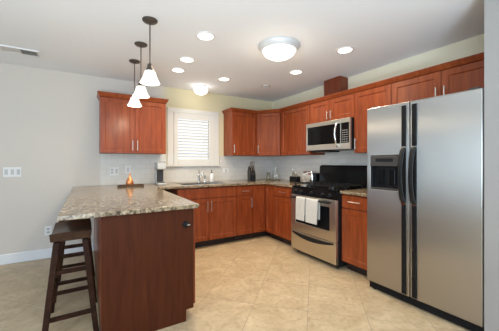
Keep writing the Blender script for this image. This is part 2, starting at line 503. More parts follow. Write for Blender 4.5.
def cabinet(name, label, loc, rz, w, depth, h, fronts, toe=False, body_poly=None, group=None, wood_m='cherry', open_top=False):
    t = thing(name, label, 'cabinet', loc, rz, group)
    zb = 0.10 if toe else 0.0
    mb = MB()
    if open_top:
        a, b = 0.001, w - 0.001
        mb.rings([[(a, 0, h), (b, 0, h), (b, depth, h), (a, depth, h)], [(a, 0, zb), (b, 0, zb), (b, depth, zb), (a, depth, zb)],
                  [(a, 0, zb), (b, 0, zb), (b, depth, zb), (a, depth, zb)], [(a + 0.018, 0.018, zb + 0.018), (b - 0.018, 0.018, zb + 0.018), (b - 0.018, depth - 0.01, zb + 0.018), (a + 0.018, depth - 0.01, zb + 0.018)],
                  [(a + 0.018, 0.018, h), (b - 0.018, 0.018, h), (b - 0.018, depth - 0.01, h), (a + 0.018, depth - 0.01, h)]][:2], cap0=False)
        mb.rings([[(a + 0.018, 0.018, h), (b - 0.018, 0.018, h), (b - 0.018, depth - 0.01, h), (a + 0.018, depth - 0.01, h)],
                  [(a + 0.018, 0.018, zb + 0.018), (b - 0.018, 0.018, zb + 0.018), (b - 0.018, depth - 0.01, zb + 0.018), (a + 0.018, depth - 0.01, zb + 0.018)]], cap0=False)
    else:
        mb.box(0.001, w - 0.001, 0, depth, zb, h)
    mb.build('body', M[wood_m], t, bevel=0 if open_top else 0.002)
    if toe:
        MB().box(0.001, w - 0.001, 0.07, depth, 0.0005, zb).build('toe_kick', M['toe'], t)
    for f in fronts:
        kind, x0, x1, a, b = f[:5]
        hd = f[5] if len(f) > 5 else None
        mb = MB()
        if kind == 'door':
            mb.shaker(x0 + 0.0025, x1 - 0.0025, a, b); o = mb.build('door', M[wood_m], t, bevel=0.002)
        else:
            mb.box(x0 + 0.0025, x1 - 0.0025, -0.022, -0.001, a, b); o = mb.build('drawer', M[wood_m], t, bevel=0.004)
        if hd: pull(o, *hd)
    return t


UZ0, UZ1 = 1.362, 2.10
UH = UZ1 - UZ0
G_UP, G_LOW = 'cherry wall cabinets', 'cherry base cabinets'
HL = 0.14


def vh(x): return (x, 0.11, HL, True)


# left wall cabinet, above the coffee maker (with its own crown)
t = cabinet('wall_cabinet', 'two-door cherry wall cabinet left of the window, behind the pendant lamps', (0.143, 3.992, UZ0), 0, 0.845, BACK - 3.993, UH,
            [('door', 0, 0.4225, 0.004, UH - 0.004, vh(0.392)), ('door', 0.4225, 0.845, 0.004, UH - 0.004, vh(0.453))], group=G_UP)
lo = [(-0.004, -0.026), (0.849, -0.026), (0.849, 0.306), (-0.004, 0.306)]
hi = [(-0.03, -0.055), (0.877, -0.055), (0.877, 0.306), (-0.03, 0.306)]
mb = MB(); mb.prism(lo, UH + 0.0005, UH + 0.05, hi); mb.prism(hi, UH + 0.05, UH + 0.06); mb.build('crown_moulding', M['cherry'], t, bevel=0.002)
# right of the window
cabinet('wall_cabinet', 'single-door cherry wall cabinet just right of the window', (2.079, 3.992, UZ0 - 0.008), 0, 0.498, BACK - 3.993, UH + 0.008,
        [('door', 0, 0.498, 0.004, UH + 0.004, vh(0.032))], group=G_UP)
# corner cabinet with an angled front
A, B = Vector((2.577, 3.970)), Vector((2.827, 3.625))
cw = (B - A).length; cang = math.atan2(B.y - A.y, B.x - A.x)
t = thing('wall_cabinet', 'angled cherry corner wall cabinet above the knife block', 'cabinet', (A.x, A.y, UZ0 - 0.008), cang, G_UP)
def toloc(x, y):
    v = Vector((x - A.x, y - A.y)); c, s = math.cos(-cang), math.sin(-cang)
    return (v.x * c - v.y * s, v.x * s + v.y * c)
nrm = (-(B.y - A.y) / cw * 0.022, (B.x - A.x) / cw * 0.022)
poly = [toloc(A.x + nrm[0] + 0.001, A.y + nrm[1]), toloc(B.x + nrm[0], B.y + nrm[1]), toloc(RIGHT - 0.0015, B.y + nrm[1]), toloc(RIGHT - 0.0015, BACK - 0.001), toloc(A.x + 0.0015, BACK - 0.001), toloc(A.x + 0.0015, A.y + nrm[1])]
MB().prism(poly, 0, UH + 0.008).build('body', M['cherry'], t)
o = MB().shaker(0.006, cw - 0.006, 0.004, UH + 0.004, y=0.0, t=0.021).build('door', M['cherry'], t, bevel=0.002)
pull(o, 0.036, 0.11, HL, True, y=0.0)
# right wall run; local x runs towards the camera
RX = 2.849
RD = RIGHT - RX - 0.0015
R9 = -PI / 2
y = 3.600
w = 3.600 - 2.912
cabinet('wall_cabinet', 'wide cherry wall cabinet between the corner and the microwave', (RX, y, UZ0 - 0.008), R9, w, RD, UH + 0.008, [('door', 0, w, 0.004, UH + 0.004, vh(w - 0.035))], group=G_UP)
w = 2.910 - 2.142
cabinet('wall_cabinet', 'short two-door cherry wall cabinet right above the microwave', (RX, 2.910, 1.80), R9, w, RD, UZ1 - 1.80,
        [('door', 0, w / 2 - 0.005, 0.004, 0.296, (w / 2 - 0.035, 0.085, 0.11, True)), ('door', w / 2 - 0.005, w, 0.004, 0.296, (w / 2 + 0.03, 0.085, 0.11, True))], group=G_UP)
w = 2.140 - 1.672
cabinet('wall_cabinet', 'tall narrow cherry wall cabinet between the microwave and the refrigerator', (RX, 2.140, UZ0 - 0.008), R9, w, RD, UH + 0.008,
        [('door', 0, w, 0.004, UH + 0.004, vh(0.03))], group=G_UP)
w = 1.670 - 0.725
sp = 1.670 - 1.191
cabinet('wall_cabinet', 'long two-door cherry wall cabinet above the refrigerator', (RX, 1.670, 1.80), R9, w, RD, UZ1 - 1.80,
        [('door', 0, sp, 0.004, 0.296, (sp - 0.035, 0.085, 0.12, True)), ('door', sp, w, 0.004, 0.296, (sp + 0.035, 0.085, 0.12, True))], group=G_UP)
# continuous crown on the right-hand run
lo = [(2.073, BACK - 0.001), (2.073, 3.966), (2.579, 3.966), (2.823, 3.622), (2.823, 0.7225), (RIGHT - 0.001, 0.7225), (RIGHT - 0.001, BACK - 0.001)]
hi = [(2.045, BACK - 0.001), (2.045, 3.938), (2.565, 3.938), (2.795, 3.612), (2.795, 0.7225), (RIGHT - 0.001, 0.7225), (RIGHT - 0.001, BACK - 0.001)]
mb = MB((2.6, 3.95, UZ1)); mb.prism(lo, UZ1 + 0.0005, UZ1 + 0.042, hi); mb.prism(hi, UZ1 + 0.042, UZ1 + 0.052)
tag(mb.build('crown_moulding', M['cherry'], bevel=0.002), 'long cherry crown moulding along the top of the right-hand wall cabinets', 'moulding', loc=(2.6, 3.95, UZ1))
mb = MB((3.07, 2.63, 2.153)); mb.box(2.985, RIGHT - 0.001, 2.49, 2.78, 2.153, CEIL - 0.0005)
tag(mb.build('duct_cover', M['duct_wood'], bevel=0.002), 'dark cherry box on top of the cabinets, reaching the ceiling above the microwave', 'duct cover', loc=(3.07, 2.63, 2.153))

# base cabinets
BF = 3.622          # carcass front of the back run (fronts at 3.60)
BH = 0.8805
DZ0, DZ1 = 0.722, 0.865     # drawers
PZ0, PZ1 = 0.108, 0.712     # doors
bd = BACK - BF - 0.001
cabinet('base_cabinet', 'two-door cherry sink cabinet below the window', (1.05, BF, 0), 0, 0.92, bd, BH,
        [('drawer', 0, 0.46, DZ0, DZ1), ('drawer', 0.46, 0.92, DZ0, DZ1),
         ('door', 0, 0.46, PZ0, PZ1, (0.43, 0.60, 0.15, True)), ('door', 0.46, 0.92, PZ0, PZ1, (0.49, 0.60, 0.15, True))], toe=True, group=G_LOW, open_top=True)
cabinet('base_cabinet', 'narrow cherry base cabinet with one drawer, right of the sink cabinet', (1.972, BF, 0), 0, 0.284, bd, BH,
        [('drawer', 0, 0.284, DZ0, DZ1, (0.142, 0.79, 0.13, False)), ('door', 0, 0.284, PZ0, PZ1, (0.254, 0.60, 0.15, True))], toe=True, group=G_LOW)
# corner base cabinet with a folding L-shaped door
RBX = 2.522
t = thing('base_cabinet', 'cherry corner base cabinet with a folded inward door, below the knife block', 'cabinet', (2.258, BF, 0), 0, G_LOW)
of = (2.258, BF, 0)
MB(of).prism([(2.259, BACK - 0.001), (2.259, BF), (RBX, BF), (RBX, 3.361), (RIGHT - 0.001, 3.361), (RIGHT - 0.001, BACK - 0.001)], 0.10, BH).build('body', M['cherry'], t)
MB(of).prism([(2.259, BACK - 0.001), (2.259, BF + 0.07), (RBX + 0.07, BF + 0.07), (RBX + 0.07, 3.361), (RIGHT - 0.001, 3.361), (RIGHT - 0.001, BACK - 0.001)], 0.0005, 0.10).build('toe_kick', M['toe'], t)
MB().shaker(0.003, RBX - 0.024 - 2.258, PZ0, DZ1, fw=0.05).build('door', M['cherry'], t, bevel=0.002)
o = MB().shaker(0.003, BF - 0.024 - 3.361 - 0.003, PZ0, DZ1, y=-0.022, fw=0.05).build('door', M['cherry'], t, bevel=0.002)
o.location = (RBX - 2.258, -0.024, 0); o.rotation_euler = (0, 0, R9)
rbd = RIGHT - RBX - 0.001
cabinet('base_cabinet', 'cherry base cabinet with one drawer, left of the stove under the toaster', (RBX, 3.359, 0), R9, 0.499, rbd, BH,
        [('drawer', 0, 0.499, DZ0, DZ1, (0.22, 0.79, 0.15, False)), ('door', 0, 0.499, PZ0, PZ1, (0.46, 0.60, 0.15, True))], toe=True, group=G_LOW)
cabinet('base_cabinet', 'cherry base cabinet with one drawer between the stove and the refrigerator', (RBX, 2.062, 0), R9, 0.402, rbd, BH,
        [('drawer', 0, 0.402, DZ0, DZ1, (0.185, 0.80, 0.15, False)), ('door', 0, 0.402, PZ0, PZ1, (0.37, 0.60, 0.15, True))], toe=True, group=G_LOW)
# peninsula, fronts face +X
PX0, PXF = 0.08, 0.720
t = cabinet('peninsula_cabinet', 'cherry cabinet at the free end of the peninsula beside the bar stools', (PXF, 2.052, 0), PI / 2, 0.748, PXF - PX0, BH,
            [('drawer', 0, 0.748, DZ0, DZ1, (0.374, 0.80, 0.15, False)), ('door', 0, 0.374, PZ0, PZ1, (0.334, 0.62, 0.15, True)), ('door', 0.374, 0.748, PZ0, PZ1, (0.414, 0.62, 0.15, True))], toe=True)
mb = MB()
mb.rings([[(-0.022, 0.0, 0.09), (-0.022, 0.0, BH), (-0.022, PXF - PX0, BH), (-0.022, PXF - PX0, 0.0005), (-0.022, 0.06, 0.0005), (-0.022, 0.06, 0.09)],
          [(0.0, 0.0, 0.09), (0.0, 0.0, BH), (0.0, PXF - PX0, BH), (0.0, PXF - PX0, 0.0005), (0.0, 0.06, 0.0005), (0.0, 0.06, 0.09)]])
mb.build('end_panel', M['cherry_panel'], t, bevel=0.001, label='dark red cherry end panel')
cabinet('peninsula_cabinet', 'cherry cabinet at the wall end of the peninsula, behind the first peninsula cabinet', (PXF, 2.802, 0), PI / 2, BACK - 2.802 - 0.016, PXF - PX0, BH,
        [('drawer', 0, 0.74, DZ0, DZ1, (0.37, 0.80, 0.15, False)), ('door', 0, 0.74, PZ0, PZ1, (0.70, 0.60, 0.15, True))], toe=True)
# black hook on the end panel
t = thing('wall_hook', 'small black knob hook on the peninsula end panel', 'hook', (0.655, 2.0295, 0.757))
MB().lathe([(0.025, 0), (0.027, -0.004), (0.023, -0.010), (0.008, -0.012), (0.008, -0.028)], axis='Y', seg=20).build('backplate', M['black_satin'], t, smooth=True)
mb = MB(); mb.tube([(0, -0.02, -0.02), (0, -0.03, -0.01), (0, -0.03, 0.012), (0, -0.026, 0.024)], 0.006, 10)
mb.build('hook_arm', M['black_satin'], t, smooth=True)
mb = MB(); mb.tube([(0.0, -0.03, 0), (0.026, -0.034, 0.001)], 0.005, 10); mb.build('pin', M['nickel'], t, smooth=True, label='silver pin')


# ------------------------------------------------------------------ worktops
def slab(outer, holes, z0, z1, off):
    mb = MB(off); bm = mb.bm
    es = []
    for loop in [outer] + holes:
        vs = [bm.verts.new((x, y, z1)) for x, y in loop]
        es += [bm.edges.new((vs[i], vs[(i + 1) % len(vs)])) for i in range(len(vs))]
    r = bmesh.ops.triangle_fill(bm, use_beauty=True, use_dissolve=False, edges=es)
    fs = [g for g in r['geom'] if isinstance(g, bmesh.types.BMFace)]
    e = bmesh.ops.extrude_face_region(bm, geom=fs)
    for v in [g for g in e['geom'] if isinstance(g, bmesh.types.BMVert)]: v.co.z = z0
    return mb


CT0, CT1 = 0.882, 0.914
SX0, SX1, SY0, SY1 = 1.17, 1.87, 3.70, 4.06
outer = [(-0.157, 1.99), (0.752, 1.99), (0.775, 3.575), (2.472, 3.575), (2.472, 2.862), (RIGHT - 0.0095, 2.862), (RIGHT - 0.0095, BACK - 0.0095), (-0.157, BACK - 0.0095)]
hole = [(SX0, SY0), (SX1, SY0), (SX1, SY1), (SX0, SY1)]
o = slab(outer, [hole], CT0, CT1, (0.3, 3.0, CT0)).build('countertop', M['granite'], bevel=0.004)
tag(o, 'beige speckled granite worktop of the peninsula and sink run', 'countertop', loc=(0.3, 3.0, CT0))
mb = MB((2.8, 1.86, CT0)); mb.box(2.472, RIGHT - 0.0095, 1.655, 2.064, CT0, CT1)
tag(mb.build('countertop', M['granite'], bevel=0.004), 'short beige granite worktop between the stove and the refrigerator', 'countertop', loc=(2.8, 1.86, CT0))

# sink
t = thing('kitchen_sink', 'stainless undermount sink in the worktop below the window', 'sink', (1.52, 3.88, 0.70))
mb = MB()
def rr(hx, hy, z): return [(-hx, -hy, z), (hx, -hy, z), (hx, hy, z), (-hx, hy, z)]
mb.rings([rr(0.347, 0.177, 0.2125), rr(0.347, 0.177, 0.0), rr(0.33, 0.16, 0.0), ][:2], cap0=False)
bm = mb.bm
mb.rings([rr(0.347, 0.177, 0.2125), rr(0.338, 0.168, 0.2125), rr(0.33, 0.16, 0.006)], cap0=False)
mb.build('basin', M['steel'], t)
MB().lathe([(0.04, 0.0065), (0.04, 0.009), (0.02, 0.008)], seg=20).build('drain', M['chrome'], t, smooth=True)
# faucet
t = thing('kitchen_faucet', 'chrome faucet behind the sink', 'faucet', (1.555, 4.13, CT1))
MB().lathe([(0.030, 0.0005), (0.030, 0.008), (0.022, 0.016), (0.020, 0.10), (0.022, 0.11), (0.014, 0.125)], seg=20).build('faucet_body', M['chrome'], t, smooth=True)
pts = [(0, 0, 0.11)] + [(0, -0.075 + 0.075 * math.cos(a), 0.15 + 0.06 * math.sin(a)) for a in [i * PI / 10 for i in range(0, 11)]] + [(0, -0.15, 0.125)]
MB().tube(pts, 0.012, 12).build('spout', M['chrome'], t, smooth=True)
MB().tube([(0.018, 0, 0.085), (0.045, 0, 0.10), (0.075, -0.01, 0.15)], 0.007, 10).build('lever', M['chrome'], t, smooth=True)
# side sprayer
t = thing('sink_sprayer', 'short chrome side sprayer between the faucet and the soap bottle', 'sprayer', (1.655, 4.12, CT1))
MB().lathe([(0.022, 0.0005), (0.022, 0.01), (0.014, 0.02), (0.013, 0.05)], seg=18).build('holder', M['chrome'], t, smooth=True)
MB().lathe([(0.012, 0.05), (0.017, 0.075), (0.02, 0.10), (0.015, 0.112)], seg=18).build('spray_head', M['grey_plastic'], t, smooth=True)
# soap bottle
t = thing('soap_bottle', 'clear soap bottle with a dark pump behind the sink', 'bottle', (1.775, 4.12, CT1))
MB().lathe([(0.032, 0.0005), (0.034, 0.008), (0.034, 0.10), (0.024, 0.125), (0.012, 0.135), (0.012, 0.145)], seg=20).build('bottle_body', M['white_plastic'], t, smooth=True)
mb = MB(); mb.lathe([(0.014, 0.145), (0.014, 0.16), (0.005, 0.162), (0.005, 0.185), (0.011, 0.187), (0.011, 0.197)], seg=16); mb.tube([(0, 0, 0.19), (-0.02, -0.03, 0.188)], 0.005, 8)
mb.build('pump', M['black_satin'], t, smooth=True)


# ------------------------------------------------------------------ refrigerator
FX = 2.36
t = thing('refrigerator', 'side-by-side stainless refrigerator with an ice dispenser at the right', 'refrigerator', (2.75, 1.187, 0))
of = (2.75, 1.187, 0)
FY0, FY1, FS = 0.735, 1.640, 1.232
MB(of).box(FX + 0.078, 3.13, FY0 + 0.006, FY1 - 0.006, 0.03, 1.745).build('body', M['dark_grey'], t, bevel=0.006)
mb = MB(of); mb.box(FX + 0.03, FX + 0.10, FY0 + 0.01, FY1 - 0.01, 0.012, 0.075)
for i in range(5): mb.box(FX + 0.024, FX + 0.03, FY0 + 0.02, FY1 - 0.02, 0.018 + i * 0.011, 0.023 + i * 0.011)
mb.build('kick_grille', M['black_satin'], t)
for yy in (FY0 + 0.05, FY1 - 0.05):
    MB(of).lathe([(0.022, 0.0005), (0.022, 0.012), (0.012, 0.014), (0.012, 0.03)], c=(FX + 0.06, yy, 0), seg=16).build('foot', M['black_satin'], t)
# right (fresh food) door
MB(of).box(FX, FX + 0.072, FY0, FS - 0.003, 0.082, 1.766).build('door', M['steel'], t, bevel=0.010, seg=3)
# left (freezer) door with a recess for the dispenser
DY0, DY1, DZa, DZb = 1.314, 1.597, 0.985, 1.300
mb = MB(of)
def yz(x, a, b, c, d): return [(x, a, c), (x, b, c), (x, b, d), (x, a, d)]
mb.rings([yz(FX + 0.072, FS + 0.003, FY1, 0.082, 1.766), yz(FX, FS + 0.003, FY1, 0.082, 1.766), yz(FX, DY0, DY1, DZa, DZb), yz(FX + 0.055, DY0, DY1, DZa, DZb)])
fd = mb.build('door', M['steel'], t, bevel=0.008, seg=3)
# ice and water dispenser in the left door
mb = MB(of)
zc = 1.205
mb.prism([(FX - 0.012, DY0 + 0.001), (FX - 0.012, DY1 - 0.001), (FX + 0.05, DY1 - 0.001), (FX + 0.05, DY0 + 0.001)], zc, DZb - 0.001)
disp = mb.build('ice_dispenser', M['dark_grey'], t, bevel=0.003, label='dark grey and black ice and water dispenser')
mb = MB(of)
mb.box(FX - 0.006, FX + 0.05, DY0 + 0.001, DY0 + 0.02, DZa + 0.001, zc); mb.box(FX - 0.006, FX + 0.05, DY1 - 0.02, DY1 - 0.001, DZa + 0.001, zc)
mb.box(FX + 0.045, FX + 0.052, DY0 + 0.02, DY1 - 0.02, DZa + 0.001, zc)
mb.build('recess', M['black_satin'], disp, bevel=0.003, label='black recess')
MB(of).box(FX - 0.012, FX + 0.045, DY0 + 0.002, DY1 - 0.002, DZa + 0.0015, DZa + 0.016).build('drip_tray', M['dark_grey'], disp, bevel=0.003)
for yy in (1.40, 1.51):
    MB(of).box(FX + 0.022, FX + 0.032, yy - 0.028, yy + 0.028, 1.03, 1.17).build('paddle', M['black'], disp, bevel=0.004)
mb = MB(of); mb.box(FX - 0.0135, FX - 0.012, 1.37, 1.54, 1.245, 1.275)
mb.build('control_strip', M['black_satin'], disp)
# long black handles: flat trim strips top and bottom, bowed grip between
for nm, yc in (('left', 1.277), ('right', 1.190)):
    mb = MB(of)
    mb.box(FX - 0.012, FX - 0.0005, yc - 0.019, yc + 0.019, 0.095, 1.735)
    h = mb.build('handle', M['handle_black'], t, bevel=0.003, label='long black door handle')
    mb = MB(of)
    rings = []
    for i in range(15):
        u = i / 14; z = 0.885 + u * (1.368 - 0.885)
        bow = 0.062 * math.sin(PI * u) ** 0.55 if 0 < u < 1 else 0
        x = FX - 0.014 - bow
        wd = 0.021 - 0.004 * math.sin(PI * u); th = 0.012
        rings.append([(x - th * 0.6, yc - wd * 0.6, z), (x - th * 0.6, yc + wd * 0.6, z), (x + th * 0.2, yc + wd, z), (x + th, yc + wd * 0.9, z), (x + th, yc - wd * 0.9, z), (x + th * 0.2, yc - wd, z)])
    mb.rings(rings)
    mb.build('grip', M['black_satin'], h, smooth=True)
    for z in (0.880, 1.372):
        MB(of).box(FX - 0.016, FX - 0.0122, yc - 0.019, yc + 0.019, z - 0.006, z + 0.006).build('end_band', M['chrome'], h)
for yy in (FY0 + 0.06, FY1 - 0.06):
    MB(of).box(FX + 0.02, FX + 0.16, yy - 0.03, yy + 0.03, 1.7665, 1.782).build('hinge_cover', M['dark_grey'], t, bevel=0.004)

# ------------------------------------------------------------------ stove
SF = 2.415
SY_0, SY_1 = 2.072, 2.850
syc = (SY_0 + SY_1) / 2
t = thing('gas_range', 'stainless and black gas stove below the microwave', 'stove', (2.78, syc, 0))
of = (2.78, syc, 0)
MB(of).box(SF + 0.045, 3.14, SY_0, SY_1, 0.03, 0.895).build('body', M['black_satin'], t, bevel=0.003)
for yy in (SY_0 + 0.05, SY_1 - 0.05):
    for xx in (SF + 0.1, 3.08): MB(of).lathe([(0.016, 0.0005), (0.016, 0.01), (0.01, 0.03)], c=(xx, yy, 0), seg=12).build('foot', M['black_satin'], t)
# cooktop, burners and grates
MB(of).box(SF + 0.02, 3.14, SY_0 - 0.001, SY_1 + 0.001, 0.8955, 0.918).build('cooktop', M['black'], t, bevel=0.006)
for bx in (2.59, 2.82):
    for by in (SY_0 + 0.19, SY_1 - 0.19):
        MB(of).lathe([(0.05, 0.9185), (0.05, 0.928), (0.034, 0.930), (0.034, 0.938), (0.028, 0.941)], c=(bx, by, 0), seg=20).build('burner', M['iron'], t, smooth=True)
for s in (0, 1):
    ya = SY_0 + 0.03 + s * ((SY_1 - SY_0) / 2 - 0.02); yb = ya + (SY_1 - SY_0) / 2 - 0.04
    xa, xb = SF + 0.055, 2.925
    mb = MB(of)
    z0, z1 = 0.947, 0.960
    for xx in (xa, (xa + xb) / 2, xb): mb.box(xx - 0.006, xx + 0.006, ya, yb, z0, z1)
    for yy in (ya, yb): mb.box(xa, xb, yy - 0.006, yy + 0.006, z0, z1)
    ym = (ya + yb) / 2
    mb.box(xa, xb, ym - 0.005, ym + 0.005, z0, z1)
    for bx in (2.59, 2.82):
        mb.box(bx - 0.005, bx + 0.005, ya, yb, z0 + 0.001, z1 + 0.001)
    for xx in (xa, xb):
        for yy in (ya, yb): mb.box(xx - 0.008, xx + 0.008, yy - 0.008, yy + 0.008, 0.9185, z0)
    mb.build('grate', M['iron'], t)
# backguard, leaning back
mb = MB(of)
mb.rings([[(2.955, SY_0, 0.9185), (3.142, SY_0, 0.9185), (3.142, SY_0, 1.198), (3.00, SY_0, 1.198), (2.97, SY_0, 1.18)],
          [(2.955, SY_1, 0.9185), (3.142, SY_1, 0.9185), (3.142, SY_1, 1.198), (3.00, SY_1, 1.198), (2.97, SY_1, 1.18)]])
bgd = mb.build('backguard', M['black'], t, bevel=0.006)
mb = MB(of); mb.rings([[(2.9615, 2.36, 1.085), (2.965, 2.36, 1.085), (2.97, 2.36, 1.15), (2.9665, 2.36, 1.15)], [(2.9615, 2.56, 1.085), (2.965, 2.56, 1.085), (2.97, 2.56, 1.15), (2.9665, 2.56, 1.15)]])
mb.build('display', M['black'], bgd)
# front control strip and knobs
mb = MB(of)
mb.rings([[(SF, SY_0, 0.806), (SF + 0.05, SY_0, 0.806), (SF + 0.05, SY_0, 0.894), (SF + 0.022, SY_0, 0.894)], [(SF, SY_1, 0.806), (SF + 0.05, SY_1, 0.806), (SF + 0.05, SY_1, 0.894), (SF + 0.022, SY_1, 0.894)]])
mb.build('control_panel', M['black'], t, bevel=0.002)
for yy in (SY_0 + 0.09, SY_0 + 0.2, syc, SY_1 - 0.2, SY_1 - 0.09):
    kb = MB(of)
    kb.lathe([(0.023, 0.006), (0.023, -0.008), (0.018, -0.012), (0.017, -0.028), (0.013, -0.031)], c=(SF + 0.006, yy, 0.85), axis='X', seg=18)
    kb.box(SF - 0.03, SF - 0.02, yy - 0.004, yy + 0.004, 0.837, 0.866)
    kb.build('knob', M['black_satin'], t, smooth=True)
# oven door with window and bar handle
mb = MB(of)
mb.rings([yz(SF + 0.043, SY_0 + 0.002, SY_1 - 0.002, 0.318, 0.80), yz(SF, SY_0 + 0.002, SY_1 - 0.002, 0.318, 0.80), yz(SF, 2.165, 2.755, 0.435, 0.715), yz(SF + 0.006, 2.168, 2.752, 0.438, 0.712)])
od = mb.build('oven_door', M['steel_range'], t, bevel=0.004)
MB(of).box(SF + 0.0005, SF + 0.0055, 2.169, 2.751, 0.439, 0.711).build('oven_window', M['black'], od)
mb = MB(of)
HX, HZ = SF - 0.048, 0.772
mb.tube([(HX, SY_0 + 0.05, HZ), (HX, SY_1 - 0.05, HZ)], 0.0125, 14)
for yy in (SY_0 + 0.07, SY_1 - 0.07): mb.tube([(HX, yy, HZ), (SF + 0.001, yy, HZ)], 0.010, 10)
mb.build('handle', M['black_satin'], od, smooth=True, label='black bar handle')
# drawer with a curved black grip
dr = MB(of).box(SF + 0.002, SF + 0.043, SY_0 + 0.002, SY_1 - 0.002, 0.062, 0.312).build('drawer', M['steel_range'], t, bevel=0.005)
mb = MB(of); rings = []
for i in range(17):
    u = i / 16; yy = SY_0 + 0.035 + u * (SY_1 - SY_0 - 0.07); sag = 0.045 * (1 - (2 * u - 1) ** 2); bow = 0.018 * (1 - (2 * u - 1) ** 2)
    zt = 0.304 - 0.35 * sag
    rings.append([(SF + 0.0015, yy, zt), (SF - 0.008 - bow, yy, zt - 0.004), (SF - 0.010 - bow, yy, 0.288 - sag), (SF + 0.0015, yy, 0.284 - sag)])
mb.rings(rings); mb.build('handle', M['black_satin'], dr, smooth=True, label='curved black drawer grip')


# towels over the oven handle
def towel(y0, y1, zf, zb, label):
    mb = MB((HX, (y0 + y1) / 2, HZ))
    R, th = 0.0150, 0.006
    prof = []
    for i in range(12): prof.append((HX - R - 0.001 - 0.006 * (1 - i / 11), zf + (HZ - zf) * i / 11, i / 11))
    for i in range(1, 8):
        a = PI - PI * i / 8; prof.append((HX + R * math.cos(a), HZ + R * math.sin(a) + 0.0005, 1))
    for i in range(8): prof.append((HX + R + 0.001, HZ - (HZ - zb) * i / 7, 1 - i / 7 * 0.5))
    ny = 13; rings = []
    n = len(prof)
    def off(j, rad):
        px, pz, q = prof[j]
        a = prof[max(j - 1, 0)]; b = prof[min(j + 1, n - 1)]
        tx, tz = b[0] - a[0], b[1] - a[1]; L = math.hypot(tx, tz)
        return (px - tz / L * rad, pz + tx / L * rad, q)
    for k in range(ny):
        u = k / (ny - 1); yy = y0 + u * (y1 - y0)
        ring = []
        for j in range(n):
            x, z, q = off(j, th)
            wv = 0.004 * math.sin(u * 9 + y0 * 20) * (1 - q) if x < HX else 0
            ring.append((x - abs(wv), yy + (u - 0.5) * 0.012 * (q - 1), z))
        for j in reversed(range(n)):
            x, z, q = off(j, 0)
            wv = 0.004 * math.sin(u * 9 + y0 * 20) * (1 - q) if x < HX else 0
            ring.append((x - abs(wv), yy + (u - 0.5) * 0.012 * (q - 1), z))
        rings.append(ring)
    mb.rings(rings)
    o = mb.build('hand_towel', M['towel'], smooth=True)
    return tag(o, label, 'towel', 'towels on the oven handle', loc=(HX, (y0 + y1) / 2, HZ))


towel(2.502, 2.668, 0.495, 0.56, 'narrower white towel hanging at the left on the oven handle')
towel(2.286, 2.488, 0.492, 0.55, 'wider white towel hanging near the middle of the oven handle')

# ------------------------------------------------------------------ microwave
MX = 2.752
MY0, MY1, MZ0, MZ1 = 2.146, 2.908, 1.405, 1.795
t = thing('microwave', 'stainless over-the-range microwave with a curved handle', 'microwave', (2.95, 2.527, MZ0))
of = (2.95, 2.527, MZ0)
MB(of).box(MX + 0.03, RIGHT - 0.012, MY0, MY1, MZ0, MZ1).build('body', M['black_satin'], t, bevel=0.003)
CS = 2.285       # door / control split
mb = MB(of)
mb.rings([yz(MX + 0.0295, CS, MY1, MZ0 + 0.002, MZ1 - 0.002), yz(MX, CS, MY1, MZ0 + 0.002, MZ1 - 0.002), yz(MX, CS + 0.004, MY1 - 0.025, MZ0 + 0.075, MZ1 - 0.055), yz(MX + 0.004, CS + 0.006, MY1 - 0.027, MZ0 + 0.077, MZ1 - 0.057)])
md = mb.build('door', M['steel_range'], t, bevel=0.003)
MB(of).box(MX + 0.0005, MX + 0.0035, CS + 0.007, MY1 - 0.028, MZ0 + 0.078, MZ1 - 0.058).build('door_window', M['black'], md)
pts = []
for i in range(13):
    u = i / 12; pts.append((MX - 0.006 - 0.05 * math.sin(PI * u) ** 0.7 if 0 < i < 12 else MX - 0.001, CS + 0.045, MZ0 + 0.035 + u * 0.315))
MB(of).tube(pts, 0.014, 12).build('handle', M['chrome'], md, smooth=True, label='chrome curved door handle')
mb = MB(of)
mb.rings([yz(MX + 0.0295, MY0, CS - 0.003, MZ0 + 0.002, MZ1 - 0.002), yz(MX, MY0, CS - 0.003, MZ0 + 0.002, MZ1 - 0.002), yz(MX, MY0 + 0.010, CS - 0.004, MZ0 + 0.075, MZ1 - 0.055), yz(MX + 0.004, MY0 + 0.011, CS - 0.006, MZ0 + 0.077, MZ1 - 0.057)])
cp = mb.build('control_panel', M['steel_range'], t, bevel=0.003)
MB(of).box(MX + 0.0005, MX + 0.0035, MY0 + 0.012, CS - 0.007, MZ0 + 0.078, MZ1 - 0.058).build('keypad', M['black'], cp)
mb = MB(of)
for r in range(6):
    for c in range(3):
        yb = MY0 + 0.034 + c * 0.030; zb = MZ0 + 0.092 + r * 0.028
        mb.box(MX - 0.0008, MX + 0.0004, yb, yb + 0.018, zb, zb + 0.010)
mb.build('keys', M['grey_plastic'], cp)
mb = MB(of); mb.box(MX + 0.05, MX + 0.32, MY1 - 0.34, MY1 - 0.06, MZ0 - 0.022, MZ0 - 0.0005); mb.build('vent_filter', M['black_satin'], t, bevel=0.004)


